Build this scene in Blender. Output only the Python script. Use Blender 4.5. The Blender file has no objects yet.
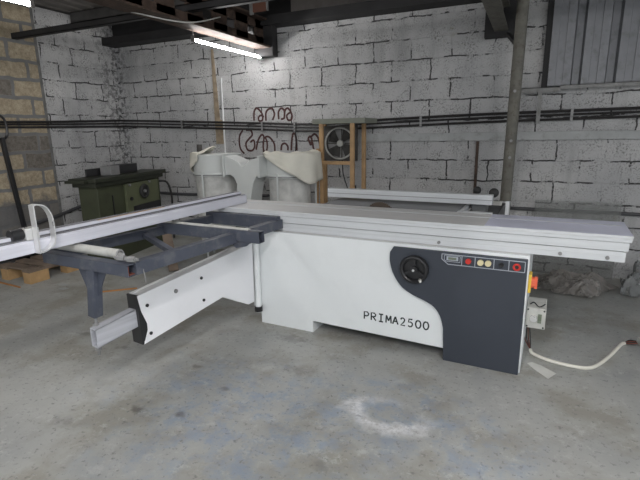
import bpy, bmesh, math, random
from mathutils import Vector, Matrix, noise
R = math.radians
scn = bpy.context.scene
COL = scn.collection
random.seed(7)

# ------------------------------------------------------------------ materials
def node_mat(name):
    m = bpy.data.materials.new(name); m.use_nodes = True
    nt = m.node_tree; b = nt.nodes['Principled BSDF']
    return m, nt, b
def N(nt, t, **kw):
    n = nt.nodes.new(t)
    for k, v in kw.items():
        if k in n.inputs: n.inputs[k].default_value = v
        else: setattr(n, k, v)
    return n
def L(nt, a, b): nt.links.new(a, b)
def mathn(nt, op, a, b=None, c=None, clamp=False):
    n = nt.nodes.new('ShaderNodeMath'); n.operation = op; n.use_clamp = clamp
    for i, v in enumerate((a, b, c)):
        if v is None: continue
        if isinstance(v, (int, float)): n.inputs[i].default_value = v
        else: L(nt, v, n.inputs[i])
    return n.outputs[0]
def mixc(nt, fac, a, b, mode='MIX'):
    n = nt.nodes.new('ShaderNodeMix'); n.data_type = 'RGBA'; n.blend_type = mode
    for s, v in ((n.inputs[0], fac), (n.inputs[6], a), (n.inputs[7], b)):
        if isinstance(v, (int, float)): s.default_value = v
        elif isinstance(v, tuple): s.default_value = v if len(v) == 4 else v + (1,)
        else: L(nt, v, s)
    return n.outputs[2]
def mapr(nt, v, a, b, c=0., d=1.):
    n = nt.nodes.new('ShaderNodeMapRange'); n.inputs[1].default_value = a; n.inputs[2].default_value = b
    n.inputs[3].default_value = c; n.inputs[4].default_value = d; L(nt, v, n.inputs[0]); return n.outputs[0]
def noise_t(nt, vec, scale, detail=3., rough=.55):
    n = N(nt, 'ShaderNodeTexNoise'); n.inputs['Scale'].default_value = scale
    n.inputs['Detail'].default_value = detail; n.inputs['Roughness'].default_value = rough
    if vec is not None: L(nt, vec, n.inputs['Vector'])
    return n.outputs['Fac']
def simple(name, col, rough=.5, metal=0., var=.12, scale=6., bump=0., dirt=None, dirt_amt=.0, spec=.5, alpha=1., trans=0.):
    m, nt, b = node_mat(name)
    tc = N(nt, 'ShaderNodeTexCoord'); v = tc.outputs['Object']
    nz = noise_t(nt, v, scale, 4)
    f = mapr(nt, nz, .3, .7)
    dark = tuple(c * (1 - var) for c in col); light = tuple(min(1, c * (1 + var)) for c in col)
    c = mixc(nt, f, dark, light)
    if dirt:
        d = noise_t(nt, v, scale * 2.3, 6, .65)
        c = mixc(nt, mathn(nt, 'MULTIPLY', mapr(nt, d, .52, .68), dirt_amt, clamp=True), c, dirt)
    L(nt, c, b.inputs['Base Color'])
    L(nt, mapr(nt, nz, .3, .7, max(0, rough - .06), min(1, rough + .06)), b.inputs['Roughness'])
    b.inputs['Metallic'].default_value = metal
    b.inputs['Specular IOR Level'].default_value = spec
    b.inputs['Alpha'].default_value = alpha
    b.inputs['Transmission Weight'].default_value = trans
    if bump:
        bp = N(nt, 'ShaderNodeBump'); bp.inputs['Strength'].default_value = bump; bp.inputs['Distance'].default_value = .01
        L(nt, noise_t(nt, v, scale * 5, 5), bp.inputs['Height']); L(nt, bp.outputs[0], b.inputs['Normal'])
    return m
def brushed(name, col, rough=.38, metal=.6, axis=0, var=.1):
    m, nt, b = node_mat(name)
    tc = N(nt, 'ShaderNodeTexCoord'); mp = N(nt, 'ShaderNodeMapping')
    s = [60, 60, 60]; s[axis] = 1.2; mp.inputs['Scale'].default_value = s
    L(nt, tc.outputs['Object'], mp.inputs['Vector'])
    f = mapr(nt, noise_t(nt, mp.outputs[0], 1., 3), .3, .7)
    g = mapr(nt, noise_t(nt, tc.outputs['Object'], 3., 4), .35, .65)
    c = mixc(nt, f, tuple(x * (1 - var) for x in col), tuple(min(1, x * (1 + var)) for x in col))
    c = mixc(nt, mathn(nt, 'MULTIPLY', g, .25), c, tuple(x * .8 for x in col))
    L(nt, c, b.inputs['Base Color']); b.inputs['Metallic'].default_value = metal
    L(nt, mapr(nt, f, 0, 1, rough - .05, rough + .08), b.inputs['Roughness'])
    return m

def block_mat(name, axis, tan=False):
    m, nt, b = node_mat(name)
    geo = N(nt, 'ShaderNodeNewGeometry'); sp = N(nt, 'ShaderNodeSeparateXYZ'); L(nt, geo.outputs['Position'], sp.inputs[0])
    P = geo.outputs['Position']
    # small irregularity of the courses
    wob = mathn(nt, 'MULTIPLY', mathn(nt, 'SUBTRACT', noise_t(nt, P, 5., 3), .5), .05)
    wob2 = mathn(nt, 'MULTIPLY', mathn(nt, 'SUBTRACT', noise_t(nt, P, 9., 3), .5), .05)
    h = mathn(nt, 'ADD', sp.outputs[axis], wob2); z = mathn(nt, 'ADD', mathn(nt, 'ADD', sp.outputs[2], .12 if axis == 0 else (.19 if tan else .16)), wob)
    cb = N(nt, 'ShaderNodeCombineXYZ'); L(nt, h, cb.inputs[0]); L(nt, z, cb.inputs[1])
    br = N(nt, 'ShaderNodeTexBrick'); L(nt, cb.outputs[0], br.inputs['Vector'])
    br.inputs['Scale'].default_value = 1; br.inputs['Brick Width'].default_value = .41
    br.inputs['Row Height'].default_value = .205; br.inputs['Mortar Size'].default_value = .023 if tan else .008
    br.inputs['Mortar Smooth'].default_value = .3
    br.inputs['Color1'].default_value = (0, 0, 0, 1); br.inputs['Color2'].default_value = (1, 1, 1, 1); br.inputs['Bias'].default_value = 0
    br.inputs['Mortar'].default_value = (.5, .5, .5, 1)
    mort = br.outputs['Fac']
    fine = noise_t(nt, P, 55., 5, .7); mid = noise_t(nt, P, 7., 5, .6); big = noise_t(nt, P, 1.3, 3)
    if tan:
        gr = mapr(nt, noise_t(nt, P, 26., 5, .75), .35, .65)
        c = mixc(nt, gr, (.29, .24, .17), (.50, .425, .31))
        c = mixc(nt, mapr(nt, br.outputs['Color'], .80, .84), c, mixc(nt, gr, (.13, .115, .10), (.23, .21, .185)))
        c = mixc(nt, mapr(nt, fine, .36, .28), c, (.10, .08, .06))
        c = mixc(nt, mort, c, mixc(nt, mid, (.13, .13, .13), (.27, .27, .265)))
        # the lowest courses turn a darker grey
        c = mixc(nt, mathn(nt, 'MULTIPLY', mapr(nt, mathn(nt, 'ADD', sp.outputs[2], mathn(nt, 'MULTIPLY', mid, .5)), .98, .88), .85), c, mixc(nt, mid, (.10, .10, .105), (.20, .20, .20)))
    else:
        c = mixc(nt, mapr(nt, big, .35, .65), (.46, .46, .465), (.57, .565, .56))
        c = mixc(nt, mapr(nt, br.outputs['Color'], 0, 1, 0, .3), c, (.38, .38, .385))
        # pits of bare block showing through the paint, in clusters
        clus = mapr(nt, mid, .42, .62)
        pit = mathn(nt, 'MULTIPLY', mapr(nt, fine, .505, .56), clus)
        pit = mathn(nt, 'MULTIPLY', pit, .85)
        c = mixc(nt, pit, c, (.17, .17, .16))
        pit2 = mathn(nt, 'MULTIPLY', mapr(nt, noise_t(nt, P, 110., 3, .7), .56, .62), .42)
        c = mixc(nt, pit2, c, (.25, .25, .25))
        # dark gaps in part of the joints
        gap = mathn(nt, 'MULTIPLY', mapr(nt, mort, .10, .40), mapr(nt, noise_t(nt, P, 6.5, 5, .65), .475, .52), clamp=True)
        c = mixc(nt, gap, c, (.030, .028, .026))
        c = mixc(nt, mathn(nt, 'MULTIPLY', mort, .12), c, (.30, .30, .31))
        # grime towards the corner and in streaks
        st = N(nt, 'ShaderNodeMapping'); st.inputs['Scale'].default_value = (3, 3, .5); L(nt, P, st.inputs['Vector'])
        streak = mathn(nt, 'MULTIPLY', mapr(nt, noise_t(nt, st.outputs[0], 1.2, 5, .65), .55, .72), .55)
        c = mixc(nt, streak, c, (.25, .25, .25))
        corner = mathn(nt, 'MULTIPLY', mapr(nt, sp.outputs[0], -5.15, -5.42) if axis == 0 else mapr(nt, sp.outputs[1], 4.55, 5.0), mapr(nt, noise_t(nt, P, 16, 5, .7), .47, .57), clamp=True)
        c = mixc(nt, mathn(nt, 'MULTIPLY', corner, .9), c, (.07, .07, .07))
        moss = mathn(nt, 'MULTIPLY', mapr(nt, noise_t(nt, P, 2.1, 4, .7), .68, .74), .5)
        c = mixc(nt, moss, c, (.28, .27, .16))
    L(nt, c, b.inputs['Base Color']); b.inputs['Roughness'].default_value = .9; b.inputs['Specular IOR Level'].default_value = .25
    bp = N(nt, 'ShaderNodeBump'); bp.inputs['Strength'].default_value = .7; bp.inputs['Distance'].default_value = .012
    hh = mathn(nt, 'SUBTRACT', mathn(nt, 'MULTIPLY', fine, .6), mathn(nt, 'MULTIPLY', mort, .5))
    L(nt, hh, bp.inputs['Height']); L(nt, bp.outputs[0], b.inputs['Normal'])
    return m

def floor_mat():
    m, nt, b = node_mat('stained concrete floor')
    geo = N(nt, 'ShaderNodeNewGeometry'); P = geo.outputs['Position']
    sp = N(nt, 'ShaderNodeSeparateXYZ'); L(nt, P, sp.inputs[0])
    big = noise_t(nt, P, 1.1, 4, .6); mid = noise_t(nt, P, 4.5, 6, .65); fine = noise_t(nt, P, 38, 5, .7)
    c = mixc(nt, mapr(nt, big, .35, .65), (.29, .30, .295), (.44, .445, .425))
    c = mixc(nt, mathn(nt, 'MULTIPLY', mapr(nt, mid, .35, .65), .5), c, (.40, .40, .38))
    c = mixc(nt, mathn(nt, 'MULTIPLY', mapr(nt, mid, .58, .70), .45), c, (.27, .25, .20))
    def blob(x, y, rx, ry, soft=.35, wob=.35, nz=mid):
        dx = mathn(nt, 'DIVIDE', mathn(nt, 'SUBTRACT', sp.outputs[0], x), rx); dy = mathn(nt, 'DIVIDE', mathn(nt, 'SUBTRACT', sp.outputs[1], y), ry)
        d = mathn(nt, 'SQRT', mathn(nt, 'ADD', mathn(nt, 'MULTIPLY', dx, dx), mathn(nt, 'MULTIPLY', dy, dy)))
        d = mathn(nt, 'ADD', d, mathn(nt, 'MULTIPLY', mathn(nt, 'SUBTRACT', nz, .5), wob * 4))
        return d
    # blue paint worn into the concrete
    reg = mathn(nt, 'MAXIMUM', mapr(nt, blob(-1.2, 1.7, .95, .6), 1.2, .4), mapr(nt, blob(-.55, 2.1, .45, .3), 1.1, .6))
    reg = mathn(nt, 'MAXIMUM', reg, mathn(nt, 'MULTIPLY', mapr(nt, blob(-.15, 1.9, .35, .35), 1.1, .5), .8))
    bl = mathn(nt, 'MULTIPLY', reg, mapr(nt, noise_t(nt, P, 7.5, 7, .72), .46, .60), clamp=True)
    c = mixc(nt, mathn(nt, 'MULTIPLY', bl, .48), c, (.19, .28, .43))
    # brown-green wear
    br = mathn(nt, 'MULTIPLY', mapr(nt, noise_t(nt, P, 2.3, 5, .6), .48, .62), .6)
    c = mixc(nt, br, c, (.25, .235, .19))
    # light scuffs
    c = mixc(nt, mathn(nt, 'MULTIPLY', mapr(nt, noise_t(nt, P, 9, 8, .8), .54, .64), .65), c, (.48, .49, .48))
    # fine pitting
    c = mixc(nt, mathn(nt, 'MULTIPLY', mapr(nt, fine, .57, .65), .6), c, (.14, .14, .14))
    for x, y, rx, ry, a in ((-1.80, 1.55, .045, .03, .8), (-1.55, 1.60, .035, .025, .7), (-2.07, 1.32, .06, .04, .4), (-1.81, 2.04, .04, .02, .6),
                            (-1.22, 2.24, .12, .05, .35), (-2.45, 2.05, .05, .03, .5), (-2.9, 2.1, .05, .03, .5), (-1.45, 2.62, .14, .05, .45), (-1.5, 1.9, .03, .02, .6), (-.75, 1.55, .05, .03, .35)):
        c = mixc(nt, mathn(nt, 'MULTIPLY', mapr(nt, blob(x, y, rx, ry, wob=.8, nz=noise_t(nt, P, 20, 4)), 1.3, .3), a*.8), c, (.085, .08, .07))
    # white powder ring in front of the saw
    d = blob(-.56, 2.035, .20, .135, wob=.25, nz=noise_t(nt, P, 9, 3))
    ring = mathn(nt, 'MULTIPLY', mapr(nt, mathn(nt, 'ABSOLUTE', mathn(nt, 'SUBTRACT', d, .95)), .42, .0), 1., clamp=True)
    side = mapr(nt, mathn(nt, 'ADD', sp.outputs[1], mathn(nt, 'MULTIPLY', sp.outputs[0], .35)), 1.99, 1.80)
    ring = mathn(nt, 'MULTIPLY', ring, side)
    ring = mathn(nt, 'MULTIPLY', ring, mapr(nt, noise_t(nt, P, 28, 7, .85), .36, .54), clamp=True)
    c = mixc(nt, mathn(nt, 'MULTIPLY', ring, .95), c, (.72, .73, .74))
    L(nt, c, b.inputs['Base Color'])
    L(nt, mapr(nt, mid, .3, .7, .48, .68), b.inputs['Roughness']); b.inputs['Specular IOR Level'].default_value = .35
    bp = N(nt, 'ShaderNodeBump'); bp.inputs['Strength'].default_value = .25; bp.inputs['Distance'].default_value = .006
    L(nt, mathn(nt, 'ADD', fine, mathn(nt, 'MULTIPLY', mid, 1.5)), bp.inputs['Height']); L(nt, bp.outputs[0], b.inputs['Normal'])
    return m

def emis(name, col, s):
    m, nt, b = node_mat(name); b.inputs['Emission Color'].default_value = col + (1,); b.inputs['Emission Strength'].default_value = s
    b.inputs['Base Color'].default_value = (.9, .9, .9, 1); return m

M = dict(
    white=simple('white powder coated steel', (.80, .83, .84), .42, var=.02, scale=2, dirt=(.62, .64, .64), dirt_amt=.12),
    armwhite=simple('white swing arm paint', (.80, .81, .84), .42, var=.02, scale=2, dirt=(.62, .63, .64), dirt_amt=.12),
    dark=simple('dark slate grey paint', (.040, .047, .062), .45, var=.07, scale=3),
    frame=simple('blue grey steel paint', (.060, .068, .092), .45, var=.12, scale=5, dirt=(.22, .22, .22), dirt_amt=.3),
    alu=brushed('anodised aluminium', (.62, .64, .66), .42, .1, 0, .05),
    alub=brushed('blue tinged aluminium', (.60, .62, .70), .4, .1, 0, .06),
    alul=brushed('lilac aluminium', (.62, .63, .70), .4, .1, 1, .06),
    alutop=brushed('worn grey aluminium plate', (.68, .68, .68), .42, .1, 0, .08),
    armtube=brushed('ribbed aluminium tube', (.46, .47, .51), .45, .1, 0, .12),
    groove=simple('dark aluminium groove', (.17, .17, .18), .5, .3),
    iron=brushed('ground cast iron', (.19, .195, .20), .36, .2, 0, .08),
    chrome=simple('polished steel', (.72, .72, .72), .3, .6, var=.03),
    steel=simple('dull steel', (.25, .25, .25), .5, .3, scale=12),
    galv=simple('pale galvanised tube', (.52, .52, .49), .55, .1, scale=8, dirt=(.3, .28, .25), dirt_amt=.4),
    black=simple('black plastic', (.018, .018, .02), .35, var=.2),
    rubber=simple('black rubber', (.03, .03, .03), .7),
    red=simple('red plastic', (.62, .035, .025), .4), cream=simple('cream plastic', (.70, .62, .38), .4),
    orange=simple('orange red plastic', (.85, .16, .08), .4), yellow=simple('yellow plastic', (.85, .58, .07), .4),
    lcd=simple('olive display', (.16, .19, .14), .3), redtext=simple('dark label print', (.02, .03, .03), .6),
    greyline=simple('pale grey print', (.42, .45, .50), .5),
    rustin=simple('red oxide rust', (.16, .05, .035), .8, bump=.3),
    rust=simple('rusty brown steel', (.075, .050, .038), .75, .2, var=.35, scale=9, bump=.4, dirt=(.03, .025, .022), dirt_amt=.8),
    rust2=simple('rusted strip', (.30, .24, .17), .85, var=.3, scale=15, bump=.3),
    darksteel=simple('blackened steel', (.030, .029, .030), .7, .2, var=.3, scale=5, bump=.2),
    roof=simple('brown grey roof sheet', (.13, .12, .11), .7, .1, var=.25, scale=2.2, bump=.1),
    purlin=simple('grey purlin steel', (.085, .082, .08), .6, .2, var=.3, scale=6),
    pole=simple('weathered steel pipe', (.15, .145, .125), .7, .2, var=.25, scale=10, dirt=(.08, .06, .045), dirt_amt=.7, bump=.3),
    pipe=simple('black conduit pipe', (.022, .020, .020), .5, var=.3, scale=20),
    pipeg=simple('dark grey conduit', (.07, .07, .075), .55, var=.3),
    corr=simple('grey corrugated sheet', (.23, .235, .25), .5, .3, var=.14, scale=5, dirt=(.10, .10, .10), dirt_amt=.5),
    angle=simple('grey angle steel', (.26, .26, .255), .6, .2, var=.2, scale=8, dirt=(.1, .09, .08), dirt_amt=.5),
    band=simple('grey painted strip', (.40, .41, .41), .8, var=.12, scale=6, dirt=(.2, .2, .18), dirt_amt=.5),
    wood=simple('pine timber', (.40, .255, .13), .7, var=.2, scale=10, bump=.2),
    palletw=simple('pallet timber', (.42, .27, .13), .8, var=.2, scale=9, bump=.3),
    palletd=simple('dirty pallet board', (.17, .13, .10), .85, var=.3, scale=7, bump=.3),
    stick=simple('orange brown stick', (.42, .20, .07), .6),
    canopy=simple('olive grey board', (.20, .21, .175), .7, var=.15),
    fanm=simple('dusty fan metal', (.05, .048, .045), .7, .2, var=.35, scale=14),
    fand=simple('sooty fan housing', (.07, .065, .06), .8, var=.3, scale=14),
    fring=simple('pale fan ring', (.34, .34, .32), .6, var=.2, scale=14),
    green=simple('olive green machine paint', (.048, .055, .030), .5, var=.15, scale=4, dirt=(.03, .03, .02), dirt_amt=.5),
    greenl=simple('light olive machine paint', (.105, .118, .066), .5, var=.12, scale=4, dirt=(.08, .08, .05), dirt_amt=.3),
    greend=simple('dark olive table', (.03, .034, .023), .45, .2, var=.2, scale=6),
    duct=simple('pale grey sheet metal', (.60, .62, .61), .45, .1, var=.05, scale=3),
    cloth=simple('off white filter cloth', (.70, .68, .60), .9, var=.06, scale=6, bump=.2),
    paint=simple('dark red brush paint', (.075, .032, .03), .8, var=.2, scale=20),
    cable=simple('white cable sheath', (.74, .72, .64), .5, var=.06),
    whitep=simple('white conduit', (.75, .76, .76), .5),
    paper=simple('torn white plastic film', (.72, .72, .68), .4, var=.08, alpha=.85),
    tubeglow=emis('lit fluorescent tube', (1., .985, .975), 24.), tubeglow2=emis('bright fluorescent tube', (1., .985, .975), 92.),
    fixture=simple('dusty lamp batten', (.10, .095, .09), .5),
    spark=simple('blue reflection on aluminium', (.64, .66, .80), .35, .1, var=.06, scale=3),
    board=simple('red brown panel', (.14, .06, .04), .7),
)
def film(name, col, a0, a1, rough=.3):
    m, nt, b = node_mat(name); tc = N(nt, 'ShaderNodeTexCoord')
    f = mapr(nt, noise_t(nt, tc.outputs['Object'], 7., 4), .35, .65)
    b.inputs['Base Color'].default_value = col + (1,); b.inputs['Roughness'].default_value = rough
    L(nt, mapr(nt, f, 0, 1, a0, a1), b.inputs['Alpha']); return m
M['bag'] = film('clear plastic bag', (.70, .70, .68), .6, .92, .35)
M['wrap'] = film('crumpled clear film', (.30, .28, .26), .3, .8, .3)
M['acryl'] = film('smoky clear sheet', (.30, .31, .30), .28, .33, .15)
M['blackwrap'] = film('dull grey film', (.26, .27, .27), .35, .6, .4)
WALL_B = block_mat('painted block wall', 0); WALL_L = block_mat('painted side wall', 1); WALL_T = block_mat('bare tan block wall', 1, True)
FLOOR = floor_mat()

# ------------------------------------------------------------------ mesh helper
class MB:
    def __init__(s): s.bm = bmesh.new()
    def box(s, x0, x1, y0, y1, z0, z1, mat=None):
        r = bmesh.ops.create_cube(s.bm, size=1)
        T = Matrix.Translation(((x0+x1)/2, (y0+y1)/2, (z0+z1)/2)) @ Matrix.Diagonal((abs(x1-x0), abs(y1-y0), abs(z1-z0), 1))
        if mat is not None: T = mat @ T
        bmesh.ops.transform(s.bm, matrix=T, verts=r['verts']); return s
    def bar(s, p, q, w, h, up=(0, 0, 1)):
        p, q, up = Vector(p), Vector(q), Vector(up); d = (q - p); n = d.normalized()
        sx = n.cross(up).normalized(); uz = sx.cross(n)
        T = Matrix((sx.to_4d(), n.to_4d(), uz.to_4d(), (0, 0, 0, 1))).transposed()
        for i in range(3): T[3][i] = 0
        T.translation = (p + q) / 2
        r = bmesh.ops.create_cube(s.bm, size=1)
        bmesh.ops.transform(s.bm, matrix=T @ Matrix.Diagonal((w, d.length, h, 1)), verts=r['verts']); return s
    def cyl(s, p, q, r, r2=None, seg=20):
        p, q = Vector(p), Vector(q); d = q - p
        T = Matrix.Translation((p + q) / 2) @ d.to_track_quat('Z', 'Y').to_matrix().to_4x4()
        bmesh.ops.create_cone(s.bm, cap_ends=True, segments=seg, radius1=r, radius2=r if r2 is None else r2, depth=d.length, matrix=T); return s
    def sphere(s, c, r, seg=14): bmesh.ops.create_uvsphere(s.bm, u_segments=seg, v_segments=seg//2, radius=r, matrix=Matrix.Translation(c)); return s
    def torus(s, c, axis, R_, r, seg=32, ss=8):
        q = Vector(axis).to_track_quat('Z', 'Y').to_matrix()
        pts = [Vector(c) + q @ Vector((R_*math.cos(a), R_*math.sin(a), 0)) for a in [2*math.pi*i/seg for i in range(seg)]]
        return s.tube(pts, r, ss, closed=True)
    def tube(s, pts, r, ss=8, closed=False, flat=None):
        pts = [Vector(p) for p in pts]; n = len(pts); rings = []; ref = None
        for i, p in enumerate(pts):
            a = pts[i-1] if (i > 0 or closed) else p; b = pts[(i+1) % n] if (i < n-1 or closed) else p
            t = (b - a).normalized()
            if ref is None: ref = t.orthogonal().normalized()
            u = (ref - t * ref.dot(t)); u = u.normalized() if u.length > 1e-5 else t.orthogonal().normalized(); ref = u; v = t.cross(u)
            ring = []
            for k in range(ss):
                an = 2*math.pi*k/ss; o = (u*math.cos(an) + v*math.sin(an)) * r
                if flat: o[flat[0]] *= flat[1]
                ring.append(s.bm.verts.new(p + o))
            rings.append(ring)
        for i in range(n if closed else n-1):
            A, B = rings[i], rings[(i+1) % n]
            for k in range(ss): s.bm.faces.new((A[k], A[(k+1) % ss], B[(k+1) % ss], B[k]))
        if not closed: s.bm.faces.new(rings[0][::-1]); s.bm.faces.new(rings[-1])
        return s
    def prism(s, poly, axis, a, b):
        # poly: 2D points in the plane perpendicular to axis (x: (y,z), y: (x,z), z: (x,y))
        def P(u, v, w): return {'x': (w, u, v), 'y': (u, w, v), 'z': (u, v, w)}[axis]
        A = [s.bm.verts.new(P(u, v, a)) for u, v in poly]; B = [s.bm.verts.new(P(u, v, b)) for u, v in poly]
        s.bm.faces.new(A); s.bm.faces.new(B[::-1]); n = len(poly)
        for i in range(n): s.bm.faces.new((A[i], B[i], B[(i+1) % n], A[(i+1) % n]))
        return s
    def lathe(s, prof, c, seg=32, wob=0, axis='z'):
        rings = []
        for r, z in prof:
            ring = []
            for k in range(seg):
                a = 2*math.pi*k/seg; rr = r
                if wob: rr *= 1 + wob * noise.noise(Vector((math.cos(a)*3 + c[0], math.sin(a)*3, z*4))) + wob*.5*math.sin(a*9 + z*6)
                o = {'z': (rr*math.cos(a), rr*math.sin(a), z), 'y': (rr*math.cos(a), z, rr*math.sin(a)), 'x': (z, rr*math.cos(a), rr*math.sin(a))}[axis]
                ring.append(s.bm.verts.new(Vector(c) + Vector(o)))
            rings.append(ring)
        for A, B in zip(rings, rings[1:]):
            for k in range(seg): s.bm.faces.new((A[k], A[(k+1) % seg], B[(k+1) % seg], B[k]))
        s.bm.faces.new(rings[0][::-1]); s.bm.faces.new(rings[-1]); return s
    def build(s, name, mat, parent=None, label=None, bevel=0, smooth=False, solid=0, loc=None):
        bmesh.ops.recalc_face_normals(s.bm, faces=s.bm.faces)
        me = bpy.data.meshes.new(name); s.bm.to_mesh(me); s.bm.free(); me.materials.append(mat)
        o = bpy.data.objects.new(name, me); COL.objects.link(o)
        if parent: o.parent = parent
        if loc: o.location = loc
        if label: o['label'] = label
        if smooth:
            for p in me.polygons: p.use_smooth = True
            me.set_sharp_from_angle(angle=R(40))
        if solid:
            md = o.modifiers.new('s', 'SOLIDIFY'); md.thickness = solid; md.offset = 0
        if bevel:
            md = o.modifiers.new('b', 'BEVEL'); md.width = bevel; md.segments = 2; md.limit_method = 'ANGLE'; md.angle_limit = R(40)
        return o
def spline(pts, n=8, closed=False):
    pts = [Vector(p) for p in pts]; out = []; N_ = len(pts)
    for i in range(N_ - (0 if closed else 1)):
        if closed: a, b, c, d = pts[i-1], pts[i], pts[(i+1) % N_], pts[(i+2) % N_]
        else: a, b, c, d = pts[max(i-1, 0)], pts[i], pts[i+1], pts[min(i+2, N_-1)]
        for k in range(n):
            t = k/n
            out.append(.5*((2*b) + (c-a)*t + (2*a-5*b+4*c-d)*t*t + (3*b-a-3*c+d)*t**3))
    if not closed: out.append(pts[-1])
    return out
def thing(name, label, cat, loc=(0, 0, 0), rz=0, group=None):
    o = bpy.data.objects.new(name, None); COL.objects.link(o); o.location = loc; o.rotation_euler = (0, 0, rz)
    o.empty_display_size = .1; o['label'] = label; o['category'] = cat
    if group: o['group'] = group
    return o
def tag(o, label, cat, group=None, kind=None):
    o['label'] = label; o['category'] = cat
    if group: o['group'] = group
    if kind: o['kind'] = kind
    return o
def struct(o, label=None):
    o['kind'] = 'structure'
    if label: o['label'] = label
    return o
def copy_thing(root, loc, label, rz=None):
    r = root.copy(); COL.objects.link(r); r.location = loc; r['label'] = label
    if rz is not None: r.rotation_euler = (0, 0, rz)
    for ch in list(root.children):
        c = ch.copy(); COL.objects.link(c); c.parent = r
        for g in list(ch.children):
            d = g.copy(); COL.objects.link(d); d.parent = c
    return r

# ------------------------------------------------------------------ the room
WX, WY = -5.42, 5.0
struct(MB().box(-8, 5, -3.5, 5.3, -.12, 0).build('floor', FLOOR), 'grey concrete workshop floor with blue paint stains')
struct(MB().box(WX-.2, 4.2, WY, WY+.2, 0, 2.60).build('wall_back', WALL_B), 'white painted block wall at the back')
struct(MB().box(WX-.2, WX, 3.85, WY, 0, 2.90).build('wall_left', WALL_L), 'white painted part of the left block wall')
struct(MB().box(WX-.2, WX+.015, -2.5, 3.84, 0, 2.90).build('wall_left', WALL_T), 'bare tan block part of the left wall')
struct(MB().box(WX-.1, WX+.018, 3.82, 3.855, 0, 2.9).build('trim_1', simple('grey cement edge', (.17, .17, .165), .9, var=.3, scale=12, bump=.3)), 'grey cement edge between the tan and the white blocks')
# roof of sheets with ribs
def corrugated(x0, x1, z, y0, y1, pitch=.2, rib=.04, h=.03):
    m = MB(); prof = [];x = x0
    while x < x1:
        prof += [(x, z), (x+pitch-rib*2, z), (x+pitch-rib*1.5, z+h), (x+pitch-rib*.5, z+h)]; x += pitch
    top = [(a, b+.006) for a, b in reversed(prof)]
    return m.prism(prof + top, 'y', y0, y1)
struct(corrugated(-5.7, 4.2, 2.92, -1.2, 5.2).build('ceiling', M['roof']), 'brown grey sheet roof')

# ------------------------------------------------------------------ roof steel
def purlin(y, z0, label, h=.12, mat='purlin'):
    m = MB(); m.box(-5.4, 4.0, y-.003, y+.003, z0, z0+h).box(-5.4, 4.0, y-.003, y+.06, z0, z0+.006).box(-5.4, 4.0, y-.003, y+.06, z0+h-.006, z0+h)
    m.box(-5.4, 4.0, y+.054, y+.06, z0, z0+.022)
    return tag(m.build('roof_purlin', M[mat]), label, 'purlin', 'purlins under the roof')
wp = thing('wall_plate', 'black steel beam lying along the top of the back wall', 'beam')
MB().box(-5.42, 4.0, 4.80, 5.0, 2.605, 2.70).build('beam', M['darksteel'], wp)
MB().box(-5.62, -2.62, 5.0, 5.19, 2.605, 2.915).box(-1.5, 4.0, 5.0, 5.19, 2.605, 2.915).box(-2.62, -1.5, 5.02, 5.19, 2.605, 2.915).build('infill', M['darksteel'], wp)
MB().box(-2.62, -1.5, 4.99, 5.018, 2.70, 2.915).build('lit_roof_patch', simple('beige lit roof', (.30, .27, .25), .8, var=.2), wp, 'beige panel painted as the lit roof sheet')  # added panel; its beige stands in for the lit roof sheet
purlin(4.35, 2.80, 'grey roof purlin next in front of the black beam on the back wall')
purlin(3.56, 2.49, 'dark purlin low over the left wall behind the rusty beam', .06, 'darksteel')
purlin(2.6, 2.78, 'roof purlin high above the middle of the saw')
purlin(1.5, 2.78, 'roof purlin nearest the viewer')

# rusty main beam with web openings
bm_ = thing('roof_beam', 'rusty brown steel roof beam above the lit tube lamps, ending in the back wall', 'beam', (-2.93, 0, 2.37))
MB().box(-.10, .10, -1.0, 4.98, 0, .02).build('flange', M['rust'], bm_, bevel=.003)
MB().box(-.10, .10, -1.0, 4.98, .28, .30).build('flange', M['rust'], bm_, bevel=.003)
w = MB(); y = -1.0
while y < 4.9: w.box(-.012, .012, y, y+.22, .018, .285); y += .38
w.box(-.012, .012, -1, 4.98, .018, .11).box(-.012, .012, -1, 4.98, .20, .285)
w.build('web', M['rust'], bm_)
MB().box(-.13, .13, 4.86, 4.98, -.09, .34).build('end_plate', M['darksteel'], bm_, bevel=.01)
b2 = thing('roof_beam', 'dark steel beam running to the back wall beside the standing pipe', 'beam', (-.36, 0, 2.31))
MB().box(-.06, .06, .5, 4.9, 0, .014).box(-.06, .06, .5, 4.9, .20, .214).box(-.006, .006, .5, 4.9, .01, .205).build('joist', M['pole'], b2)
MB().box(-.15, .15, 4.9, 4.98, -.05, .27).build('end_plate', M['darksteel'], b2, bevel=.004)
tag(MB().box(-1.56, -1.48, 1.0, 4.9, 2.73, 2.80).build('roof_joist', M['purlin']), 'thin grey roof joist running to the back wall in the middle', 'beam')
tag(MB().bar((-.30, 4.86, 2.27), (-.19, 4.42, 2.10), .03, .03).build('diagonal_brace', M['darksteel']), 'short dark diagonal brace between the standing pipe and the beam end', 'brace')
cw = thing('hanging_board', 'small red brown board with pale edges stuck up between the roof purlins', 'board', (-2.66, 4.40, 2.635))
MB().box(-.09, .07, -.01, .01, .0, .12).build('panel', M['board'], cw); MB().box(-.13, -.09, -.012, .012, -.02, .12).build('edge_strip', M['angle'], cw)
MB().box(.07, .085, -.012, .012, 0, .13).build('edge_strip', M['angle'], cw)
tag(MB().bar((-3.3, 3.9, 2.60), (-2.72, 4.02, 2.64), .015, .015).build('ceiling_rod', M['angle']), 'thin pale rod lying across under the roof beside the red brown board', 'rod')
tag(MB().tube(spline([(-4.2, 2.6, 2.70), (-3.6, 2.7, 2.56), (-3.05, 2.9, 2.39), (-2.82, 3.4, 2.36), (-2.81, 3.9, 2.50)], 6), .006, 6).build('light_cable', M['galv']), 'thin pale cable drooping under the roof at the left', 'cable')

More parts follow.
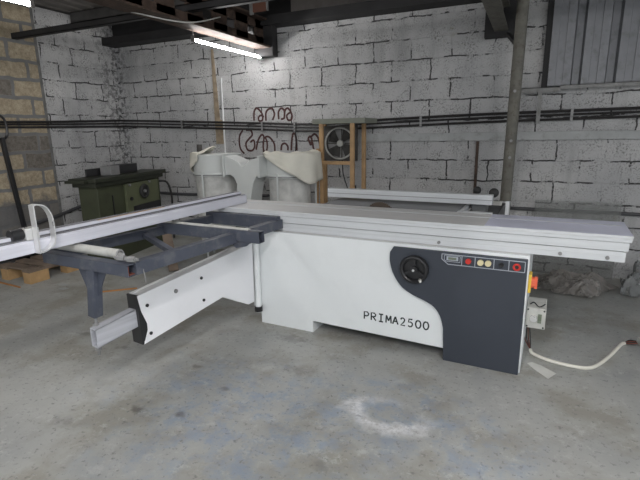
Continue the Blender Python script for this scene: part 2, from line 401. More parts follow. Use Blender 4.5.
# fluorescent tubes under the rusty beam
def tube_lamp(loc, label, glow='tubeglow', group='fluorescent tube lamps'):
    t = thing('tube_lamp', label, 'lamp', loc, 0, group)
    MB().cyl((0, -.585, 0), (0, .585, 0), .0135, seg=16).build('tube', M[glow], t, smooth=True)
    for s in (-1, 1): MB().box(-.014, .014, s*.60-.014, s*.60+.014, -.018, .034).build('socket', M['fixture'], t)
    
    for y in (-.59, .59): MB().cyl((0, y, .03), (0, y, .087), .004, seg=6).build('hanger', M['steel'], t)
    return t
tl = tube_lamp((-2.995, 4.305, 2.285), 'lit white tube lamp under the rusty beam near the back wall')
copy_thing(tl, (-3.14, 1.64, 2.285), 'lit white tube lamp cut off by the top left corner of the picture')
tl2 = tube_lamp((-.3, .3, 2.72), 'lit tube lamp over the open floor in front of the saw, left', 'tubeglow2')
for x, y, z, lb in ((1.1, .3, 2.72, 'lit tube lamp over the open floor in front of the saw, right'),
                    (-.3, -1.0, 2.60, 'lit tube lamp behind the viewer, left'), (1.1, -1.0, 2.60, 'lit tube lamp behind the viewer, right')):
    copy_thing(tl2, (x, y, z), lb)

# ------------------------------------------------------------------ on the walls
def vy(x, z): return (x, 4.965, z)
cg = 'black conduit pipes along the walls'
def conduit(lz, bz, label, r):
    pts = [(WX+.035, .5, lz), (WX+.035, 3.3, lz), (WX+.035, 4.88, bz[0][1]), (WX+.10, 4.962, bz[0][1])] + [vy(x, z) for x, z in bz[1:]]
    t = thing('conduit_pipe', label, 'pipe', (0, 0, 0), 0, cg)
    MB().tube(spline(pts, 5), r, 8).build('pipe', M['pipe'], t, smooth=True)
    for x in (-4.3, -3.05, -2.6, -1.1, .3):
        zz = [a[1] + (b[1]-a[1])*(x-a[0])/(b[0]-a[0]) for a, b in zip(bz, bz[1:]) if a[0] <= x <= b[0]][0]
        MB().box(x-.012, x+.012, 4.962-r, 5.0, zz-r-.006, zz+r+.006).build('clip', M['steel'], t)
    return t
conduit(1.588, [(-5.38, 1.625), (-3.25, 1.545), (-2.29, 1.506), (-1.83, 1.53), (-.51, 1.563), (.84, 1.578), (2.5, 1.60)], 'uppermost of the three black conduits on the walls', .013)
conduit(1.561, [(-5.38, 1.585), (-3.25, 1.508), (-2.29, 1.469), (-1.83, 1.493), (-.51, 1.528), (.84, 1.545), (2.5, 1.565)], 'middle one of the three black conduits on the walls', .010)
conduit(1.530, [(-5.38, 1.545), (-3.25, 1.469), (-2.29, 1.431), (-1.83, 1.450), (-.51, 1.487), (.84, 1.506), (2.5, 1.53)], 'lowest of the three black conduits on the walls', .012)
tag(MB().tube(spline([(WX+.03, 3.5, .40), (WX+.03, 3.763, .444), (WX+.03, 4.41, .571), (WX+.03, 4.9, .62), (WX+.1, 4.96, .62), (-4.3, 4.965, .61), (-3.0, 4.965, .645)], 5), .02, 8).build('low_pipe', M['pipeg'], smooth=True), 'dark grey pipe low on the wall round the left corner behind the green machine', 'pipe')
tag(MB().tube([(-.9, 4.97, .636), (.95, 4.97, .632), (2.4, 4.97, .63)], .017, 8).build('low_pipe', M['pipeg'], smooth=True), 'dark grey pipe low on the back wall behind the right end of the saw', 'pipe')
bd = thing('wall_batten', 'long flat grey strip fixed on the back wall under the black conduits', 'strip', (-1.83, 4.985, 1.345), 0)
MB().prism([(0, -.042), (3.9, -.03), (3.9, .042), (0, .042)], 'y', -.02, .014).build('strip', M['band'], bd, bevel=.002)
tag(MB().box(-.53, -.505, 4.96, 4.999, .70, 1.30).build('rusty_bar', M['rust']), 'narrow dark rusty bar standing on the back wall left of the standing pipe', 'bar')
tag(MB().prism([(-3.765, 2.45), (-3.735, 2.45), (-3.70, 1.6), (-3.655, 1.58), (-3.66, 1.29), (-3.775, 1.29), (-3.775, 1.6)], 'y', 4.985, 4.999).build('plaster_streak', M['rust2']), 'narrow rust brown upright streak of plaster on the back wall under the tube lamp', 'strip')
tag(MB().cyl((-3.63, 4.98, 2.10), (-3.64, 4.98, 1.15), .010, seg=10).build('white_conduit', M['whitep'], smooth=True), 'thin white upright conduit on the back wall above the dust collector', 'pipe')
tag(MB().tube(spline([(-2.62, 4.99, 1.52), (-2.60, 4.985, 1.35), (-2.61, 4.985, 1.2), (-2.60, 4.985, 1.05)], 4), .006, 6).build('hanging_wire', M['pipe']), 'thin black wire hanging from the conduits through the painted letters', 'wire')
# painted letters
S = [
[(-3.187, 1.569), (-3.181, 1.672), (-3.148, 1.717), (-3.105, 1.697), (-3.063, 1.64), (-3.066, 1.575), (-3.112, 1.567), (-3.121, 1.605), (-3.086, 1.631), (-3.042, 1.612)],
[(-3.015, 1.565), (-3.011, 1.657), (-2.971, 1.701), (-2.916, 1.7), (-2.893, 1.635), (-2.922, 1.571)],
[(-2.834, 1.578), (-2.835, 1.66), (-2.797, 1.704), (-2.755, 1.676), (-2.758, 1.595), (-2.802, 1.577)],
[(-2.758, 1.585), (-2.744, 1.676), (-2.701, 1.701), (-2.657, 1.637), (-2.659, 1.574), (-2.706, 1.566), (-2.721, 1.621), (-2.671, 1.655)],
[(-3.361, 1.458), (-3.412, 1.392), (-3.424, 1.294), (-3.405, 1.216), (-3.356, 1.167)],
[(-3.314, 1.458), (-3.244, 1.456), (-3.225, 1.399), (-3.274, 1.351), (-3.324, 1.294), (-3.306, 1.216), (-3.236, 1.206), (-3.198, 1.255), (-3.205, 1.332), (-3.253, 1.313)],
[(-3.178, 1.216), (-3.141, 1.331), (-3.087, 1.397), (-3.055, 1.368), (-3.072, 1.254), (-3.053, 1.187), (-3.017, 1.226), (-3.013, 1.311), (-3.032, 1.368), (-2.976, 1.367), (-2.913, 1.292), (-2.906, 1.197)],
[(-2.817, 1.207), (-2.804, 1.272), (-2.759, 1.291), (-2.722, 1.253), (-2.724, 1.207)],
[(-2.676, 1.207), (-2.661, 1.346), (-2.637, 1.41), (-2.607, 1.363), (-2.601, 1.207)],
[(-2.421, 1.289), (-2.44, 1.344), (-2.415, 1.37), (-2.395, 1.325), (-2.411, 1.271), (-2.424, 1.307)],
[(-2.398, 1.37), (-2.357, 1.397), (-2.307, 1.342), (-2.289, 1.234), (-2.321, 1.152), (-2.371, 1.216), (-2.389, 1.307)]]
for name, lab, rng in (('painted_lettering', 'upper row of dark red brush lettering on the back wall, above the conduits', S[:4]), ('painted_lettering', 'lower row of large dark red brush lettering on the back wall, below the conduits', S[4:])):
    g = MB()
    for s_ in rng: g.tube(spline([(x, 4.998, z) for x, z in s_], 6), .0125, 8, flat=(1, .12))
    tag(g.build(name, M['paint']), lab, 'lettering')
# corrugated infill on the right
cs = thing('corrugated_sheet', 'grey corrugated metal sheet closing the top right of the back wall', 'sheet', (0, 4.955, 0))
m = MB(); prof = []; x = .07
while x < 2.6: prof += [(x, -.03), (x+.06, -.03), (x+.062, -.022), (x+.12, -.022), (x+.122, -.03), (x+.185, -.03), (x+.20, .036), (x+.255, .036), (x+.27, -.03)]; x += .27
m.prism(prof + [(a, b+.004) for a, b in reversed(prof)], 'z', 1.80, 2.60).build('sheet', M['corr'], cs)
MB().box(.02, .07, -.012, .02, 1.78, 2.60).build('edge_strip', M['darksteel'], cs)
MB().box(.18, 2.6, -.05, -.044, 1.765, 1.80).box(.18, 2.6, -.05, .0, 1.795, 1.80).build('bottom_angle', M['angle'], cs)
tag(MB().box(-.22, .19, 4.93, 4.936, 1.745, 1.79).box(-.22, .19, 4.93, 4.998, 1.784, 1.79).build('steel_angle', M['angle']), 'short grey steel angle on the back wall just right of the standing pipe', 'bar')
tag(MB().box(.0, .012, 4.90, 4.929, 1.46, 1.785).box(.0, .035, 4.922, 4.928, 1.46, 1.785).build('hanging_angle', M['angle']), 'short upright steel angle hanging over the conduits on the right', 'bar')

# standing pipe
sp_ = thing('standing_pipe', 'tall round weathered steel pipe standing behind the saw at the right', 'pole', (-.195, 4.3, 0))
MB().cyl((0, 0, .01), (.035, 0, 2.9), .046, seg=24).build('pipe', M['pole'], sp_, smooth=True)
MB().box(-.1, .1, -.1, .1, 0, .012).build('base_plate', M['pole'], sp_)
MB().cyl((.010, -.010, .66), (.011, -.010, .805), .042, seg=20).build('sleeve', M['chrome'], sp_, 'shiny short metal sleeve', smooth=True)
for z in (1.18, 1.32, 1.72): MB().cyl((.02, -.048, z), (.02, -.062, z), .012, seg=8).build('bolt', M['steel'], sp_)
# leaning clear sheet
tag(MB().box(.06, .785, 4.925, 4.931, 0.0, .735).build('clear_sheet', M['acryl']), 'smoky clear plastic sheet standing against the back wall behind the saw', 'sheet')

# ------------------------------------------------------------------ the saw
A = R(-2.32); OX, OY = -1.795, 2.789
saw = thing('panel_saw', 'large white and slate grey sliding table panel saw with aluminium table', 'saw', (OX, OY, 0), A)
# body: white sheet cabinet
cab = MB().prism([(0, 0), (.445, 0), (.445, .088), (1.40, .072), (1.83, .072), (1.83, .725), (0, .725)], 'y', 0, .012).build('cabinet', M['white'], saw, bevel=.002)
m = MB().box(1.818, 1.83, .012, .62, .0, .725).box(0, .012, .012, .62, .0, .725).box(.012, 1.818, .608, .62, .09, .725)
m.build('side_panel', M['white'], saw, bevel=.002)
MB().box(.45, 1.39, .40, .60, 0, .30).build('plinth', M['black'], saw)
MB().box(.433, .445, .012, .5, 0, .10).build('foot_panel', M['white'], saw)
MB().box(.45, 1.38, .0125, .02, .078, .10).build('bottom_lip', M['black'], saw)
# slate panel with curved edge
curve = [(1.041, .704), (1.022, .67), (1.023, .604), (1.051, .52), (1.106, .447), (1.179, .404), (1.256, .376), (1.314, .345), (1.353, .292), (1.375, .216)]
cp = [(p.x, p.y) for p in [Vector((a, b, 0)) for a, b in curve]]
cs_ = [(v.x, v.y) for v in spline([(a, b, 0) for a, b in curve[1:]], 5)]
poly = [(1.045, .708)] + cs_ + [(1.384, .0), (1.822, .0), (1.822, .708)]
dp = MB().prism(poly, 'y', -.020, .0).build('front_panel', M['dark'], saw, 'slate grey curved front panel', bevel=.003)
# hand wheel
hw = MB().torus((1.187, -.045, .580), (0, 1, 0), .078, .013).cyl((1.187, -.030, .58), (1.187, -.020, .58), .088, seg=40)
for k in range(3):
    a = R(90 + 120*k); hw.bar((1.187, -.045, .58), (1.187+.075*math.cos(a), -.045, .58+.075*math.sin(a)), .02, .008, (0, 1, 0))
hw = hw.build('handwheel', M['black'], saw, 'black handwheel', smooth=True)
MB().cyl((1.187, -.035, .58), (1.187, -.060, .58), .026, seg=20).build('hub', M['black'], hw, smooth=True)
MB().cyl((1.187, -.060, .58), (1.187, -.064, .58), .008, seg=12).build('hub_screw', M['chrome'], hw)
MB().cyl((1.228, -.045, .518), (1.245, -.105, .530), .011, .008).build('crank_handle', M['galv'], hw, smooth=True)
# control strip
ctl = MB()
yl = -.0215
def frame_line(mb, pts, w=.004, closed=True):
    n = len(pts)
    for i in range(n if closed else n-1):
        a, b = pts[i], pts[(i+1) % n]
        mb.bar((a[0], yl, a[1]), (b[0], yl, b[1]), .003, w, (0, 0, 1) if abs(a[0]-b[0]) > abs(a[1]-b[1]) else (1, 0, 0))
ctl.prism([(1.344, .699), (1.815, .699), (1.815, .630), (1.384, .630), (1.344, .663)], 'y', -.022, -.018)
ctl = ctl.build('control_strip', M['dark'], saw, bevel=.001)
yl = -.0235
fl = MB()
frame_line(fl, [(1.350, .695), (1.810, .695), (1.810, .634), (1.388, .634), (1.350, .664)])
for x in (1.467, 1.542, 1.646, 1.726): frame_line(fl, [(x, .695), (x, .634)], closed=False)
frame_line(fl, [(1.365, .689), (1.457, .689), (1.457, .652), (1.375, .652), (1.365, .662)], .0025)
fl.build('border_line', M['greyline'], ctl, 'pale grey outline')
MB().box(1.378, 1.446, -.025, -.022, .659, .683).build('display', M['greyline'], ctl)
MB().box(1.388, 1.436, -.0265, -.022, .664, .679).build('display_glass', M['lcd'], ctl)
MB().cyl((1.505, -.022, .666), (1.505, -.036, .666), .016, seg=18).build('button', M['red'], ctl, 'red push button', smooth=True)
for x in (1.573, 1.615):
    MB().cyl((x, -.022, .666), (x, -.036, .666), .0175, seg=18).build('button', M['cream'], ctl, 'cream push button', smooth=True)
MB().cyl((1.686, -.022, .664), (1.686, -.030, .664), .014, seg=18).box(1.678, 1.694, -.05, -.028, .656, .672).build('selector_knob', M['black'], ctl)
MB().torus((1.768, -.030, .662), (0, 1, 0), .016, .006, 20).build('key_switch', M['red'], ctl, 'red ringed key switch', smooth=True)
MB().cyl((1.768, -.022, .662), (1.768, -.032, .662), .013).build('key_socket', M['black'], ctl)
# lettering PRIMA2500
G = {'P': [[(0,0),(.0,1),(.6,1),(.85,.8),(.75,.55),(.4,.45),(.05,.45)]], 'R': [[(0,0),(.0,1),(.6,1),(.85,.8),(.75,.58),(.4,.48),(.05,.48)], [(.35,.46),(.6,.25),(.9,0)]],
     'I': [[(.1,1),(.9,1)], [(.5,1),(.5,0)], [(.1,0),(.9,0)]], 'M': [[(.08,0),(.16,1)],[(.16,1),(.56,.3)],[(.56,.3),(.96,1)],[(.96,1),(1.05,0)]], 'A': [[(-.02,0),(.45,1)],[(.45,1),(.95,0)], [(.18,.38),(.8,.38)]],
     '2': [[(.08,.78),(.25,.97),(.5,1),(.75,.88),(.78,.68),(.6,.42),(.1,.02),(.88,.02)]], '5': [[(.82,1),(.22,1),(.14,.58),(.5,.64),(.8,.5),(.85,.28),(.65,.05),(.35,0),(.08,.12)]],
     '0': [[(.5,1),(.2,.88),(.05,.5),(.2,.12),(.5,0),(.8,.12),(.95,.5),(.8,.88),(.5,1)]]}
lt = MB()
for i_, ch in enumerate('PRIMA2500'):
    ox_ = .844 + i_*.0503
    for st_ in G[ch]:
        pts = [(ox_+u*.037, -.0006, .178+v*.052) for u, v in st_]
        if ch in '0': pts = spline(pts, 4)
        lt.tube(pts, .0050, 8, flat=(1, .15))
lt.build('lettering', M['redtext'], saw, 'black capital letters and numbers')
# sliding table: carriage plate on a rail beam
bx0, bx1 = -.40, 2.30; yb = .045
MB().box(bx0, bx1, yb, yb+.42, .846, .870).build('sliding_table', M['alutop'], saw, 'aluminium sliding table plate', bevel=.002)
MB().box(1.57, bx1+.001, yb+.006, yb+.414, .8702, .8712).build('table_reflection', M['spark'], saw, 'lilac blue reflection painted on the right of the table')  # thin overlay paints the bluish reflection on the plate
MB().box(bx0, bx1-.02, yb+.27, yb+.285, .8701, .8722).build('table_groove', M['alu'], saw)
MB().box(bx0, bx1+.002, yb-.004, yb+.012, .856, .8695).build('table_edge', M['alu'], saw, 'bright front edge of the table', bevel=.002)
rail = MB().box(bx0, bx1-.002, yb-.002, yb+.40, .835, .854).box(bx0, bx1-.012, yb+.001, yb+.39, .787, .832).box(bx0, bx1-.022, yb-.001, yb+.38, .728, .783)
rail.box(bx0, bx1-.022, yb-.003, yb+.0, .758, .760)
rail.build('rail_beam', M['alu'], saw, bevel=.002)
MB().box(bx0+.01, bx1-.03, yb+.010, yb+.37, .735, .850).build('rail_core', M['groove'], saw)
for x in (1.314, 1.976, 2.198):
    MB().cyl((x, yb-.002, .747), (x, yb-.010, .747), .010, seg=12).build('bolt', M['steel'], saw)
# sliding block strips between saw body and table
MB().box(.02, 1.82, .10, .60, .70, .735).build('table_support', M['groove'], saw)
MB().box(.02, 1.82, .012, .10, .7255, .7275).build('top_lip', M['alutop'], saw)
MB().box(1.34, 1.56, .56, 1.45, .62, .80).build('opening_shade', M['black'], saw)  # black box added to make the table opening read as deep shade
# cast iron table with throat and extension frame
m = MB().box(.30, 1.33, .50, 1.15, .832, .868)
m.build('main_table', M['iron'], saw, bevel=.003)
m = MB().box(1.33, 1.56, .50, .545, .835, .868).box(1.335, 1.36, .545, 1.15, .835, .866)
m.build('extension_table', M['alu'], saw, bevel=.003)
MB().box(1.335, 1.56, 1.11, 1.15, .83, .862).build('fence_rail', M['galv'], saw)
MB().box(.34, 1.545, .55, 1.10, .60, .76).build('body_housing', M['black'], saw)
MB().box(.34, 1.55, .62, 1.10, .0, .60).build('rear_housing', M['white'], saw)
# blade with teeth, mostly under the table
c = (.776, .482, .782); pts = []
nt_ = 48
for k in range(nt_):
    a = 2*math.pi*k/nt_; b = a + 2*math.pi/nt_*.75
    pts += [(c[0]+.128*math.cos(a), c[2]+.128*math.sin(a)), (c[0]+.120*math.cos(b), c[2]+.120*math.sin(b))]
MB().prism(pts, 'y', c[1]-.0015, c[1]+.0015).build('saw_blade', simple('dull brown blade steel', (.09, .07, .055), .5, .6), saw, 'toothed saw blade showing above the table')
# rip fence
rf = MB().box(.215, 1.53, .74, .80, .885, .957).build('rip_fence', M['alu'], saw, 'pale aluminium rip fence', bevel=.003)
MB().box(.215, 1.53, .737, .74, .918, .921).build('fence_groove', M['groove'], rf)
MB().box(1.38, 1.48, .80, .98, .80, .935).build('fence_head', M['iron'], rf, bevel=.006)
MB().cyl((1.40, .90, .935), (1.40, .90, .955), .012, seg=14).sphere((1.40, .90, .97), .030).build('fence_knob', M['rubber'], rf, smooth=True)
MB().cyl((1.47, .90, .92), (1.50, .90, .94), .012, seg=14).sphere((1.52, .90, .955), .036).build('fence_knob', M['rubber'], rf, smooth=True)
# outrigger frame
zt = .815
def hollow(mb, x0, x1, y0, y1, z0, z1, t=.004):   # square tube along x
    mb.box(x0, x1, y0, y1, z1-t, z1).box(x0, x1, y0, y1, z0, z0+t).box(x0, x1, y0, y0+t, z0, z1).box(x0, x1, y1-t, y1, z0, z1); return mb
m = MB(); hollow(m, -.52, .135, -1.275, -1.22, zt-.06, zt)
m.bar((.108, -1.22, zt-.03), (.170, .04, zt-.035), .055, .065)
m.bar((-.52, -1.22, zt-.03), (-.42, .04, zt-.035), .045, .06)
m.box(-.47, .18, -.01, .035, zt-.07, zt+.02)
m.bar((-.47, -.62, zt-.035), (.12, -.93, zt-.035), .035, .03)
of = m.build('outrigger_frame', M['frame'], saw, 'blue grey steel outrigger frame', bevel=.002)
MB().box(-.5, .125, -1.268, -1.227, zt-.055, zt-.051).box(.08, .130, -1.268, -1.264, zt-.054, zt-.006).build('tube_inside', M['rustin'], of, 'rusty red inside of the cut tube end')
m = MB(); hollow(m, -.50, .345, -.480, -.420, .762, .835); m.build('cross_tube', M['frame'], saw, 'cross tube with a pale highlight along its top', bevel=.002)
MB().cyl((-.50, -.445, .830), (.25, -.445, .830), .016, seg=16).build('tube_highlight', M['galv'], saw, 'pale round rod painted in as the tube highlight', smooth=True)  # pale rod stands in for the highlight along the tube
m = MB().prism([(.12, .75), (.26, .785), (.30, .785), (.24, .735), (.16, .715)], 'y', -.47, -.46).box(.13, .17, -.46, -.30, .72, .735)
m.build('bracket', M['frame'], saw)
ro = MB().cyl((-.52, -1.195, zt+.024), (-.01, -1.195, zt+.024), .024, seg=22).build('roller', M['galv'], saw, 'pale grey roller tube', smooth=True)
MB().torus((-.005, -1.195, zt+.024), (1, 0, 0), .019, .006, 18).build('roller_bearing', M['steel'], ro, smooth=True)
MB().cyl((-.01, -1.195, zt+.024), (.02, -1.195, zt+.024), .008, seg=10).build('roller_axle', M['chrome'], ro)
for x, mt in ((.045, 'steel'), (.115, 'steel')):
    MB().cyl((x-.02, -1.235, zt+.018), (x+.02, -1.225, zt+.018), .016, seg=6).cyl((x-.035, -1.238, zt+.018), (x+.035, -1.222, zt+.018), .008, seg=10).build('clamp_bolt', M[mt], saw)
MB().cyl((.13, -1.18, zt-.03), (.165, -1.20, zt-.10), .0025, seg=6).build('wire_end', M['steel'], saw)
# outrigger post
lg = MB().bar((-.145, -1.2475, zt-.055), (-.185, -1.2475, .495), .052, .052, (0, 1, 0)).build('leg', M['frame'], saw, bevel=.002)
MB().prism([(-.27, zt-.06), (-.17, zt-.06), (-.200, .60)], 'y', -1.25, -1.244).prism([(-.12, zt-.06), (-.055, zt-.06), (-.145, .60)], 'y', -1.25, -1.244).build('gusset', M['frame'], lg)
MB().cyl((-.186, -1.2475, .50), (-.196, -1.25, .27), .008, seg=10).build('threaded_rod', M['steel'], lg)
MB().cyl((-.190, -1.2485, .452), (-.190, -1.2485, .432), .018, seg=6).build('nut', M['steel'], lg)
MB().cyl((-.196, -1.25, .322), (-.196, -1.25, .30), .018, seg=6).build('nut', M['steel'], lg)
# swing arm: turned about the hinge post
ea = (-.12, -1.30); hx, hy = 0.0, -.05
ang = math.atan2(ea[1]-hy, ea[0]-hx)                      # direction of the arm in the saw frame
arm = thing('swing_arm', '', ''); del arm['label']; del arm['category']; arm.parent = saw; arm.location = (hx, hy, 0); arm.rotation_euler = (0, 0, ang)
arm.name = 'swing_arm'
# front face (facing the viewer) is local +y side
cv = [(.02, .644), (1.000, .549), (.985, .455), (.955, .37), (.955, .33), (.988, .254), (.348, .334), (.10, .195), (.03, .195)]
bk = [(.02, .644), (1.000, .549), (.988, .254), (.348, .334), (.10, .195), (.03, .195)]
MB().prism(cv, 'y', -.004, .0).build('arm_cover', M['armwhite'], arm, bevel=.001)
MB().prism([(.03, .632), (.99, .539), (.99, .531), (.03, .624)], 'y', -.086, -.004).prism([(.35, .342), (.985, .262), (.985, .269), (.35, .35)], 'y', -.086, -.004).prism(bk, 'y', -.09, -.086).build('arm_channel', M['alutop'], arm)
MB().prism([(.992, .550), (1.004, .549), (.995, .252), (.983, .254)], 'y', -.092, -.004).prism([(.955, .50), (.995, .53), (.984, .26), (.925, .29)], 'y', -.012, -.0045).build('end_bracket', M['black'], arm, bevel=.001)
for s_, z_ in ((.945, .477), (.94, .305), (.529, .522), (.523, .37)):
    MB().cyl((s_, 0, z_), (s_, .006, z_), .010, seg=12).build('screw', M['black'], arm)
MB().cyl((.738, 0, .499), (.738, .008, .499), .013, seg=12).build('screw', M['steel'], arm)
# telescopic aluminium tube
m = MB()
def arml(s): return .435 + (1.268-s)*.115
t0, t1, t2 = .62, 1.245, .105
for (za, zb) in ((0, -.006), (-t2+.006, -t2)):
    m.prism([(t0, arml(t0)+za), (t1, arml(t1)+za), (t1, arml(t1)+zb), (t0, arml(t0)+zb)], 'y', -.080, -.026)
for ya, yb_ in ((-.030, -.026), (-.080, -.076)):
    m.prism([(t0, arml(t0)), (t1, arml(t1)), (t1, arml(t1)-t2), (t0, arml(t0)-t2)], 'y', ya, yb_)
m.build('telescopic_tube', M['armtube'], arm, 'lilac grey aluminium tube')
# hinge post
hp = MB().cyl((.0, -.035, .10), (.0, -.035, .655), .024, seg=24).cyl((-.03, -.02, .12), (-.03, -.02, .655), .016, seg=16).build('hinge_post', M['white'], saw, smooth=True)
MB().cyl((.0, -.035, .105), (.0, -.035, .145), .03, seg=16).build('hinge_collar', M['black'], hp)
MB().box(-.05, .05, -.06, .02, .655, .67).build('hinge_plate', M['galv'], hp)
# crosscut fence
fx = -.30
cf = MB().prism([(fx, .872), (fx, .925), (fx-.012, .938), (fx-.075, .938), (fx-.075, .872)], 'y', -2.05, .30)
cf = cf.build('crosscut_fence', M['alul'], saw, 'long lilac aluminium crosscut fence', bevel=.002)
MB().box(fx-.088, fx-.030, -2.05, .27, .938, .962).build('rear_rail', M['alul'], cf, bevel=.002)
MB().box(fx-.0315, fx-.029, -2.05, .268, .939, .947).build('fence_slot', M['groove'], cf)
MB().box(fx-.075, fx-.045, -2.05, .268, .9615, .9630).build('fence_slot', M['groove'], cf)
for dx in (.016,): MB().box(fx-dx-.005, fx-dx+.005, -2.05, .298, .9375, .9390).build('fence_slot', M['groove'], cf)
MB().box(fx-.11, fx-.078, -2.05, .25, .885, .915).build('rear_scale', M['alul'], cf)
MB().box(fx-.044, fx-.031, -1.05, -.55, .9620, .9632).build('measuring_tape', M['wood'], cf, 'worn orange measuring tape')
# flip stop
fs = MB().box(fx-.06, fx-.0, -1.465, -1.40, .938, .995).build('stop_block', M['chrome'], cf, 'shiny metal stop block', bevel=.004)
MB().cyl((fx-.035, -1.465, .970), (fx-.035, -1.52, .970), .028, seg=14).build('stop_knob', M['black'], fs, smooth=True)
loop = [(0, -.058, 1.108), (0, -.035, 1.110), (0, .0, 1.095), (0, .022, 1.06), (0, .030, 1.02), (0, .030, .95), (0, .020, .905), (0, -.01, .882), (0, -.048, .872)]
loop = [(v.y, v.z) for v in spline(loop, 5)]
def ribbon(pts, t):
    out = [];inn = []
    for i, p in enumerate(pts):
        a = Vector(pts[max(i-1, 0)]); b = Vector(pts[min(i+1, len(pts)-1)]); n = (b-a).normalized(); n = Vector((-n.y, n.x))
        out.append((p[0], p[1])); inn.append((p[0]+n.x*-t, p[1]+n.y*-t))
    return out + inn[::-1]
rb = MB().prism([(a-1.375, b) for a, b in ribbon(loop, .006)], 'x', fx+.004, fx+.040)
rb.box(fx+.004, fx+.040, -1.436, -1.430, .872, 1.108).build('stop_handle', M['chrome'], fs, 'shiny D shaped handle', smooth=False)
# isolator switch and motor box on the right side
sw = MB().box(1.83, 1.846, .06, .14, .49, .60).build('isolator_switch', M['yellow'], saw, 'yellow isolator switch plate', bevel=.003)
MB().cyl((1.846, .10, .545), (1.866, .10, .545), .036, .030, seg=10).box(1.862, 1.878, .092, .108, .51, .58).build('switch_knob', M['orange'], sw, 'orange red rotary knob')
mbx = MB().box(1.832, 1.94, .14, .34, .245, .375).build('junction_box', M['galv'], saw, bevel=.004)
MB().cyl((1.875, .142, .31), (1.875, .125, .31), .020, seg=16).build('box_knob', M['chrome'], mbx, smooth=True)
MB().box(1.898, 1.918, .132, .141, .285, .34).build('box_label', M['lcd'], mbx)
for x in (1.842, 1.93):
    for z in (.257, .363): MB().cyl((x, .141, z), (x, .134, z), .005, seg=8).build('box_screw', M['black'], mbx)
MB().tube(spline([(1.85, .2, .376), (1.87, .17, .40), (1.90, .16, .378), (1.93, .2, .385)], 5), .004, 6).build('box_wire', M['black'], mbx)

# ------------------------------------------------------------------ things on the floor
def W(x, y): return Vector((OX + x*math.cos(A) - y*math.sin(A), OY + x*math.sin(A) + y*math.cos(A), 0))
cbp = [(.062, 3.19, .12), (.066, 3.14, .05), (.09, 3.05, .012), (.106, 2.998, .012), (.202, 2.938, .012), (.337, 2.915, .012), (.418, 2.935, .012), (.478, 3.014, .012), (.548, 3.154, .012), (.635, 3.356, .012), (.66, 3.39, .012)]
cb = thing('power_cable', 'thick white power cable curving over the floor from the saw to the right', 'cable')
MB().tube(spline(cbp[2:], 8), .011, 10).build('sheath', M['cable'], cb, smooth=True)
for i, mt in enumerate(('rustin', 'black', 'rustin', 'black')):
    d = (i-1.5)*.012
    MB().tube(spline([(.062+d*.5, 3.20, .14), (.066+d, 3.14, .06), (.09, 3.052, .012)], 5), .0035, 6).build('wire_core', M[mt], cb)
    MB().tube(spline([(.66, 3.39, .012), (.69, 3.405+d*1.5, .02), (.73, 3.405+d, .025)], 5), .004, 6).build('wire_core', M[mt], cb)
pg = thing('cable_connector', 'pale grey cable connector lying at the end of the white cable', 'connector', (.775, 3.42, 0), R(20))
m = MB()
for k in range(4): m.box(-.03+k*.026, -.01+k*.026, -.03, .03, 0, .05)
m.box(-.03, .06, -.022, .022, 0, .03).build('terminal_block', M['galv'], pg, bevel=.002)
MB().box(.03, .09, -.02, .03, 0, .035).build('plug_body', M['cable'], pg, bevel=.004)

def crumple(name, poly, h, seed, mat, nx=22, amp=.03, z0=.006, edge=.0, sub=True):
    # quad a-b-c-d mapped by a grid, creased
    a, b, c, d = [Vector(p) for p in poly]; bm = bmesh.new(); g = []
    for i in range(nx+1):
        row = []
        for j in range(nx+1):
            u, v = i/nx, j/nx
            p = (a*(1-u)+b*u)*(1-v) + (d*(1-u)+c*u)*v
            e = min(u, 1-u, v, 1-v)
            n1 = noise.noise(Vector((u*3.1+seed, v*3.3, seed))); n2 = noise.noise(Vector((u*9+seed, v*8, 1)))
            ridge = 1-abs(noise.noise(Vector((u*5, v*5+seed, 3))))*2
            zz = z0 + (h*min(1, e*4)*(.55+.6*n1) + amp*.5*ridge*min(1, e*6) + abs(n2)*amp*.8)
            row.append(bm.verts.new((p.x+n2*amp, p.y+n1*amp, max(z0, zz+p.z))))
        g.append(row)
    for i in range(nx):
        for j in range(nx): bm.faces.new((g[i][j], g[i+1][j], g[i+1][j+1], g[i][j+1]))
    s = MB(); s.bm.free(); s.bm = bm
    return s.build(name, mat, solid=.002)
tag(crumple('plastic_wrap', [(.12, 4.36, 0), (.52, 4.24, 0), (.80, 4.66, 0), (.16, 4.80, 0)], .15, 3.1, M['wrap'], amp=.06), 'crumpled clear plastic film heaped on the floor behind the right end of the saw', 'plastic')
tag(crumple('plastic_wrap', [(.80, 4.42, 0), (.98, 4.50, 0), (1.04, 4.80, 0), (.86, 4.82, 0)], .26, 6.2, M['blackwrap'], amp=.05), 'greyish clear plastic bundle at the far right end of the heap of film', 'plastic')
bs = thing('dark_bundle', 'low dark bundle lying at the foot of the wall at the far right', 'bundle', (1.42, 4.60, 0))
MB().lathe([(.02, 0), (.30, .01), (.36, .06), (.30, .12), (.14, .13), (.10, .09), (.02, .09)], (0, 0, 0), 36, .05).build('roll', M['rubber'], bs, smooth=True)
MB().lathe([(.02, .11), (.22, .12), (.28, .17), (.22, .22), (.10, .23), (.02, .2)], (.05, .02, 0), 36, .06).build('top_roll', M['rubber'], bs, smooth=True)
sc = MB().prism([(.073, 2.868), (.10, 2.893), (.15, 2.87), (.231, 2.80), (.187, 2.72), (.12, 2.80)], 'z', .001, .004).build('film_scrap', M['paper'])
tag(sc, 'small torn scrap of whitish film on the floor by the saw corner', 'scrap')
